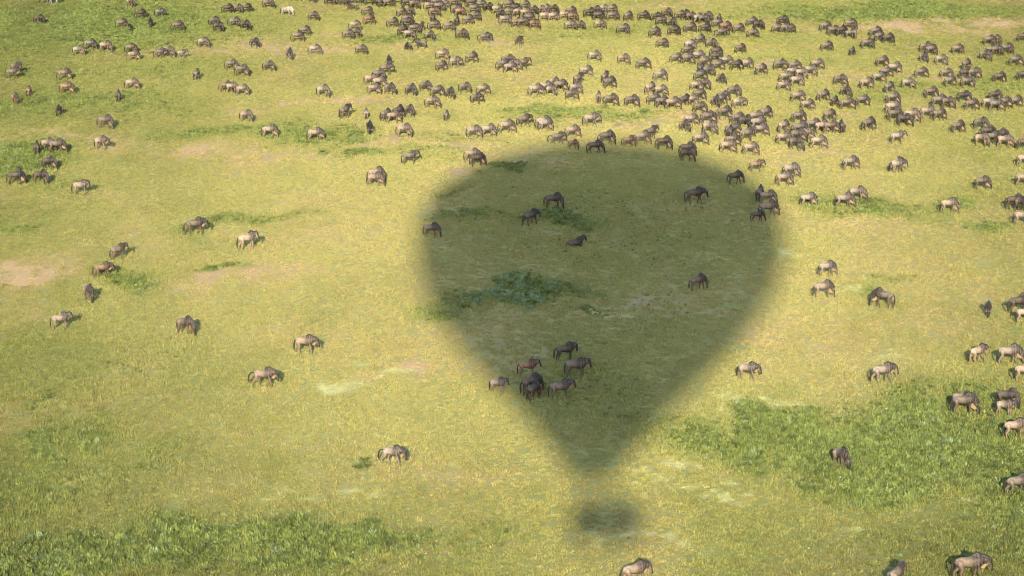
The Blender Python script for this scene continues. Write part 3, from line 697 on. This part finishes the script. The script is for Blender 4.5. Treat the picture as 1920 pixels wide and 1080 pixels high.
# the nearer animals, straight from the photo, each with its own description
NEAR = [
(1288, 303, 0, 'g', 'd', 1, 'dark wildebeest grazing on the curved upper right edge of the balloon shadow'),
(1378, 346, 0, 'g', 'd', 1, 'dark shouldered wildebeest grazing across the shadow border, below the reddish standing calf'),
(1483, 333, 0, 'g', 'p', 1, 'pale wildebeest grazing, farther of the pair right of the shadow beyond the dark four'),
(1470, 349, 0, 'g', 'p', 1, 'pale wildebeest grazing, nearer of the pair right of the shadow beyond the dark four'),
(1303, 383, 0, 'w', 'd', 1.12, 'big blackish wildebeest standing alone in the upper right of the balloon shadow'),
(1424, 378, 60, 'g', 'd', 1, 'dark wildebeest turned away, farthest of four on the right shadow border'),
(1439, 384, -10, 'g', 'm', 1, 'brown wildebeest half in sunlight, second farthest of four on the right shadow border'),
(1440, 408, 0, 'g', 'm', 1.05, 'grey wildebeest grazing behind a dark calf on the right shadow border'),
(1420, 416, 0, 'g', 'd', .75, 'dark calf in front of a grey adult on the right shadow border'),
(1515, 388, -10, 'g', 'p', 1, 'small pale wildebeest grazing alone right of the dark four on the shadow border'),
(1583, 391, 0, 'g', 'p', 1, 'pale wildebeest grazing, nearer of an overlapping pair at a low green hummock'),
(1607, 377, 0, 'g', 'p', 1, 'pale wildebeest grazing, farther of an overlapping pair at a low green hummock'),
(1594, 319, 0, 'g', 'p', 1, 'pale wildebeest grazing with black tail, alone above the green hummock'),
(1681, 323, 0, 'w', 'p', 1, 'pale wildebeest with lowered head standing alone in open grass below the right herd'),
(1841, 356, -10, 'g', 'm', 1, 'brown wildebeest with dark hump grazing alone near the right photo edge, above green herbs'),
(1779, 400, 0, 'g', 'p', 1, 'pale wildebeest grazing in the long green strip of herbs at right'),
(1919, 350, 0, 'g', 'p', 1, 'pale wildebeest cut by the right photo edge above the dark trio there'),
(1902, 394, 0, 'g', 'd', 1, 'dark wildebeest at the right photo edge with a black shadow behind its tail'),
(1916, 398, -15, 'g', 'd', 1, 'dark wildebeest cut by the photo edge, beside another dark one by green herbs'),
(1917, 423, 0, 'g', 'p', 1, 'pale rumped wildebeest cut by the right photo edge beside the green herb strip'),
(1038, 392, 0, 'g', 'd', 1, 'dark wildebeest grazing in the balloon shadow behind the one in the herb patch'),
(995, 423, 62, 'w', 'd', 1.05, 'blackish wildebeest seen from behind in the green herb patch inside the shadow'),
(809, 445, 0, 'g', 'm', .95, 'brown wildebeest grazing just inside the left border of the balloon shadow'),
(1079, 463, 0, 'l', 'd', 1, 'dark wildebeest lying down in the middle of the balloon shadow'),
(1308, 545, 0, 'g', 'm', .9, 'brown wildebeest with raised black tail grazing alone in the lower right shadow'),
(1060, 678, 0, 'b', 'd', 1, 'dark wildebeest turning its head back, farthest of seven in the shadow tip'),
(1081, 710, 0, 's', 'm', 1, 'grey wildebeest standing head up, rightmost of seven in the shadow tip'),
(1051, 750, 0, 's', 'm', 1, 'tan wildebeest with ochre legs standing in front of the grey one, shadow tip'),
(990, 707, 0, 's', 'r', .95, 'reddish brown wildebeest standing behind the two dark ones, shadow tip'),
(996, 740, 0, 'g', 'd', 1.08, 'large grey black wildebeest with lowered head among seven in the shadow tip'),
(1000, 750, 75, 'g', 'd', .95, 'dark wildebeest seen from behind, nearest of seven in the shadow tip'),
(934, 738, 0, 's', 'p', .85, 'pale young wildebeest standing on the shadow border, leftmost of seven'),
(703, 350, 0, 'g', 'p', 1, 'pale rumped wildebeest grazing alone left of the balloon shadow top'),
(30, 347, 0, 'g', 'd', 1, 'dark wildebeest grazing, left of a pair below the green patch at far left'),
(77, 346, 0, 'g', 'd', 1, 'dark wildebeest grazing, right of a pair below the green patch at far left'),
(152, 366, 0, 'b', 'p', 1, 'pale wildebeest standing alone with shadow to its right, beside the far left dark pair'),
(366, 441, 0, 'w', 'm', 1.05, 'brown wildebeest with dark face walking just below a green grass strip'),
(464, 469, 15, 'b', 'x', 1.16, 'pale heavy wildebeest with head turned, right of the brown one below the green strip'),
(222, 487, 45, 's', 'm', .9, 'greyish wildebeest standing half turned away above the round green herb patch'),
(193, 521, 0, 'w', 'r', .9, 'reddish tan wildebeest with lowered head at the left end of a green herb patch'),
(167, 565, -60, 'g', 'm', 1, 'grey brown wildebeest grazing towards the viewer below the green herb patch'),
(114, 618, 0, 's', 'p', .95, 'tan young wildebeest standing head up in open grass at far left'),
(348, 627, -15, 'g', 'm', 1, 'brown wildebeest grazing alone in the left middle of the plain'),
(573, 664, 0, 'w', 'p', 1, 'pale wildebeest walking in open grass left of the shadow, farther of two'),
(496, 727, 0, 't', 'p', 1.05, 'pale wildebeest striding with tail arched out behind, nearer of two'),
(737, 873, 0, 't', 'p', .98, 'buff wildebeest walking with black tail held out, alone in the near grass'),
(1402, 713, 0, 'w', 'p', .95, 'pale wildebeest walking alone just right of the shadow lower edge'),
(1550, 518, 0, 'g', 'p', .88, 'small pale wildebeest grazing, farther of two beside a light grass streak'),
(1543, 559, 0, 'g', 'p', .95, 'pale buff wildebeest grazing, nearer of two beside a light grass streak'),
(1656, 577, 180, 'g', 'm', 1, 'grey brown wildebeest grazing and facing left, alone on the right plain'),
(1852, 592, -75, 'g', 'm', .9, 'narrow brown wildebeest seen end on, left of the dark pair at the photo edge'),
(1909, 588, 0, 'g', 'd', 1.05, 'dark wildebeest at the right photo edge with a blackish shadow on its left'),
(1922, 607, 0, 's', 'p', .9, 'pale wildebeest cut by the photo edge in front of a dark one'),
(1833, 681, 0, 'w', 'p', 1, 'pale wildebeest walking with cream beard, left of two in line'),
(1892, 684, 0, 'g', 'p', 1, 'pale wildebeest grazing, right of two in line near the right photo edge'),
(1655, 719, 5, 'w', 'p', 1, 'pale wildebeest with cream beard walking alone over the right plain'),
(1921, 716, 0, 'g', 'p', 1, 'pale wildebeest rump cut by the photo edge above the bearded group'),
(1807, 778, 0, 'g', 'm', 1, 'brown wildebeest grazing in tall herbs, nearer of an overlapping pair'),
(1804, 770, 0, 'w', 'p', 1, 'pale wildebeest mostly hidden behind the brown grazer in tall herbs'),
(1888, 765, 0, 'g', 'd', 1, 'dark wildebeest standing behind a pale calf in the tall herbs'),
(1884, 781, 0, 's', 'p', .85, 'pale young wildebeest with dark face in front of a dark adult'),
(1902, 823, 0, 's', 'p', 1, 'tan wildebeest standing head up in tall herbs at the right photo edge'),
(1577, 878, -42, 'g', 'm', 1, 'brown wildebeest grazing alone amid the bright green herb field'),
(1908, 930, 0, 'w', 'm', 1, 'brown wildebeest walking with black tail out at the lower right photo edge'),
(1190, 1098, 0, 'w', 'p', 1.05, 'pale humped wildebeest cut by the bottom photo edge below the basket shadow'),
(1680, 1103, 50, 's', 'm', .95, 'brown wildebeest with only head and horns above the bottom photo edge'),
(1818, 1091, 0, 'w', 'm', 1.08, 'big brown wildebeest with black mane walking at the bottom right photo edge'),
]
TONE = dict(p=(.92, .96, 1.05), m=(.54, .56, .62), d=(.30, .31, .35), r=(.74, .62, .58), x=(1.25, 1.28, 1.34), z=(1, 1, 1))
TONE_W = dict(p='pale', m='brown', d='dark', r='reddish', x='whitish')
rows = []
for x0, y0, n_, txt in TILES:
    for e in txt.replace('\n', '').split(';'):
        q = e.split()
        rows.append([x0 + float(q[0]) / n_, y0 + float(q[1]) / n_, float(q[2]), q[3], q[4], float(q[5]) if len(q) > 5 else 1.0, None])
rows += [list(q) for q in NEAR]
edges = [(p[0], p[1]) for p in OUT]


def in_shadow(x_, y_):
    return 272 < y_ < 886 and abs(x_ - 1124) < np.interp(y_, [e[0] for e in edges], [e[1] for e in edges])


def area(x_, y_):
    if y_ < 72:
        for lim, w_ in ((430, 'far left top band'), (640, 'left of the top band'), (800, 'top band, left of centre'), (960, 'middle of the top band'), (1130, 'top band right of centre'), (1400, 'right part of top band')):
            if x_ < lim: return w_
        return 'far right top band'
    if y_ < 205:
        for lim, w_ in ((215, 'far upper left green'), (345, 'upper left reddish strip'), (480, 'upper left of the plain'), (640, 'gap left of upper herd'), (770, 'left wing of upper herd'), (830, 'upper herd left of centre'), (935, 'upper herd near centre'), (1080, 'upper herd over the shadow'),
                        (1190, 'upper herd over shadow right'), (1280, 'thin file right of centre'), (1340, 'right herd densest column'), (1440, 'right herd beside dense column'), (1560, 'right herd diagonal file'), (1700, 'upper right herd'), (1800, 'herd left of corner group')):
            if x_ < lim: return w_
        return 'upper right corner group'
    for lim, w_ in ((130, 'green patch at far left'), (260, 'left plain beside green patch'), (640, 'lone green strip at left'), (790, 'left wing above the shadow'), (1000, 'row left of shadow top'), (1120, 'row along the shadow top'), (1270, 'row at shadow top right'), (1345, 'herd on shadow upper right'),
                    (1455, 'knot right above the shadow'), (1570, 'knot right of shadow top'), (1660, 'right middle herd'), (1790, 'right cluster above open grass'), (1850, 'far right herd')):
        if x_ < lim: return w_
    return 'far right edge herd'


zebras = [q for q in rows if q[4] == 'z']
gnus = sorted([q for q in rows if q[4] != 'z'], key=lambda q: -q[1])
single, mass = gnus[:300], gnus[300:]
ORD = ['first', 'second', 'third', 'fourth', 'fifth', 'sixth', 'seventh', 'eighth', 'ninth', 'tenth', 'eleventh', 'twelfth', 'thirteenth', 'fourteenth', 'fifteenth']
DOES = dict(g='grazing', w='walking', t='trotting', s='standing head up', b='looking round', l='lying')
byk = {}
for q in single:
    if q[6]: continue
    fc = '' if abs(q[2]) < 50 else (' facing left' if q[2] > 120 else ' seen end on')
    k = (area(q[0], q[1]), TONE_W[q[4]], ('young ' if q[5] < .83 else ''), DOES[q[3]] + fc)
    byk.setdefault(k, []).append(q)
for (ar, tw, yg, dw), lst in byk.items():
    lst.sort(key=lambda q: q[0])
    for i_, q in enumerate(lst):
        if len(lst) == 1: q[6] = f'only {tw} {yg}wildebeest {dw} in the {ar}'
        elif len(lst) == 2: q[6] = f'{"left" if i_ == 0 else "right"} of two {tw} {yg}wildebeest {dw} in the {ar}'
        elif i_ == 0: q[6] = f'leftmost {tw} {yg}wildebeest {dw} in the {ar}'
        elif i_ == len(lst) - 1: q[6] = f'rightmost {tw} {yg}wildebeest {dw} in the {ar}'
        else: q[6] = f'{ORD[i_]} {tw} {yg}wildebeest from left {dw} in the {ar}'
assert len({q[6] for q in single}) == len(single)
print('LONG', [q[6] for q in single if len(q[6].split()) > 16]); print('gnus', len(gnus), 'zebras', len(zebras), 'longest label', max(len(q[6].split()) for q in single), 'largest class', max(len(v) for v in byk.values()))
pr = random.Random(3)


def pose_of(q):
    if q[4] == 'z': return 'graze' if q[1] > 15 else 'walk'
    if q[3] == 'g': return pr.choice(['graze', 'graze_turned', 'graze_step'])
    return dict(w='walk', t='trot', s='stand', b='look_back', l='lie')[q[3]]


def spot(q):
    px, py, deg, _, tone, size, _ = q
    gx_, gy_ = ground_at(px, py)
    jit = pr.gauss(0, 17)
    s = size * pr.uniform(.91, 1.05) * (.96 if py < 200 else 1)
    t_ = TONE[tone]; v = pr.uniform(.86, 1.14); w_ = pr.uniform(-.05, .05)
    return gx_, gy_, math.radians(deg + jit), s, (t_[0] * v * (1 + w_), t_[1] * v, t_[2] * v * (1 - w_), 1)


def place(q, kit, name, cat, group):
    gx_, gy_, rz, s, colr = spot(q)
    root = bpy.data.objects.new(name, None); C.objects.link(root)
    root.location = (gx_, gy_, 0); root.rotation_euler = (0, 0, rz); root.scale = (s * .87, s * 1.06, s)
    root['label'] = q[6]; root['category'] = cat; root['group'] = group
    root.empty_display_size = .3
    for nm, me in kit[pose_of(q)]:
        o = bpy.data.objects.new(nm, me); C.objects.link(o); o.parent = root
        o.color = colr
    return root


for q in single:
    place(q, KIT, 'wildebeest', 'wildebeest', 'wildebeest herd on the plain')
for q, lb in zip(zebras, ('whitish striped zebra cut by the top photo edge at far left', 'whitish striped zebra grazing alone among wildebeest near the top photo edge')):
    q[6] = lb; place(q, ZEB, 'zebra', 'zebra', 'zebras among the wildebeest')

# the farthest of the herd, past three hundred, as one mass
LOW = {}
for i_, k in enumerate(('graze', 'graze_turned', 'graze_step', 'walk', 'trot', 'stand')):
    V, Fc, Cc, off = [], [], [], 0
    for nm, me in build_pose(k, 70 + i_, low=True):
        nv = len(me.vertices); co = np.empty(nv * 3, np.float32); me.vertices.foreach_get('co', co); V.append(co.reshape(-1, 3))
        Fc += [[v + off for v in p.vertices] for p in me.polygons]
        if 'coat' in me.color_attributes:
            c4 = np.empty(nv * 4, np.float32); me.color_attributes['coat'].data.foreach_get('color', c4); Cc.append(c4.reshape(-1, 4)[:, :3])
        else:
            Cc.append(np.tile(np.array({'mane': (.018, .015, .014), 'tail': (.018, .015, .014), 'beard': (.2, .15, .095), 'horn': (.06, .055, .05)}[nm]), (nv, 1)))
        off += nv
    LOW[k] = (np.concatenate(V), Fc, np.concatenate(Cc))
VV, FF, CC, off = [], [], [], 0
for q in mass:
    gx_, gy_, rz, s, colr = spot(q); v, f, c4 = LOW[pose_of(q)]
    R_ = np.array([[math.cos(rz), -math.sin(rz), 0], [math.sin(rz), math.cos(rz), 0], [0, 0, 1]])
    VV.append((v * np.array([s * .87, s * 1.06, s])) @ R_.T + np.array([gx_, gy_, 0])); FF += [[i_ + off for i_ in p] for p in f]; CC.append(c4 * np.array(colr[:3])[None]); off += len(v)
me = bpy.data.meshes.new('distant_herd'); me.from_pydata(np.concatenate(VV).tolist(), [], FF)
ca = me.color_attributes.new('coat', 'FLOAT_COLOR', 'POINT'); cc = np.concatenate(CC)
ca.data.foreach_set('color', np.concatenate([cc, np.ones((len(cc), 1))], 1).astype(np.float32).ravel())
for p in me.polygons: p.use_smooth = True
far = link('distant_herd', me, mat=COAT); far['kind'] = 'stuff'; far.color = (1, 1, 1, 1)
far['label'] = 'farthest part of the wildebeest herd packed along the top of the photo'
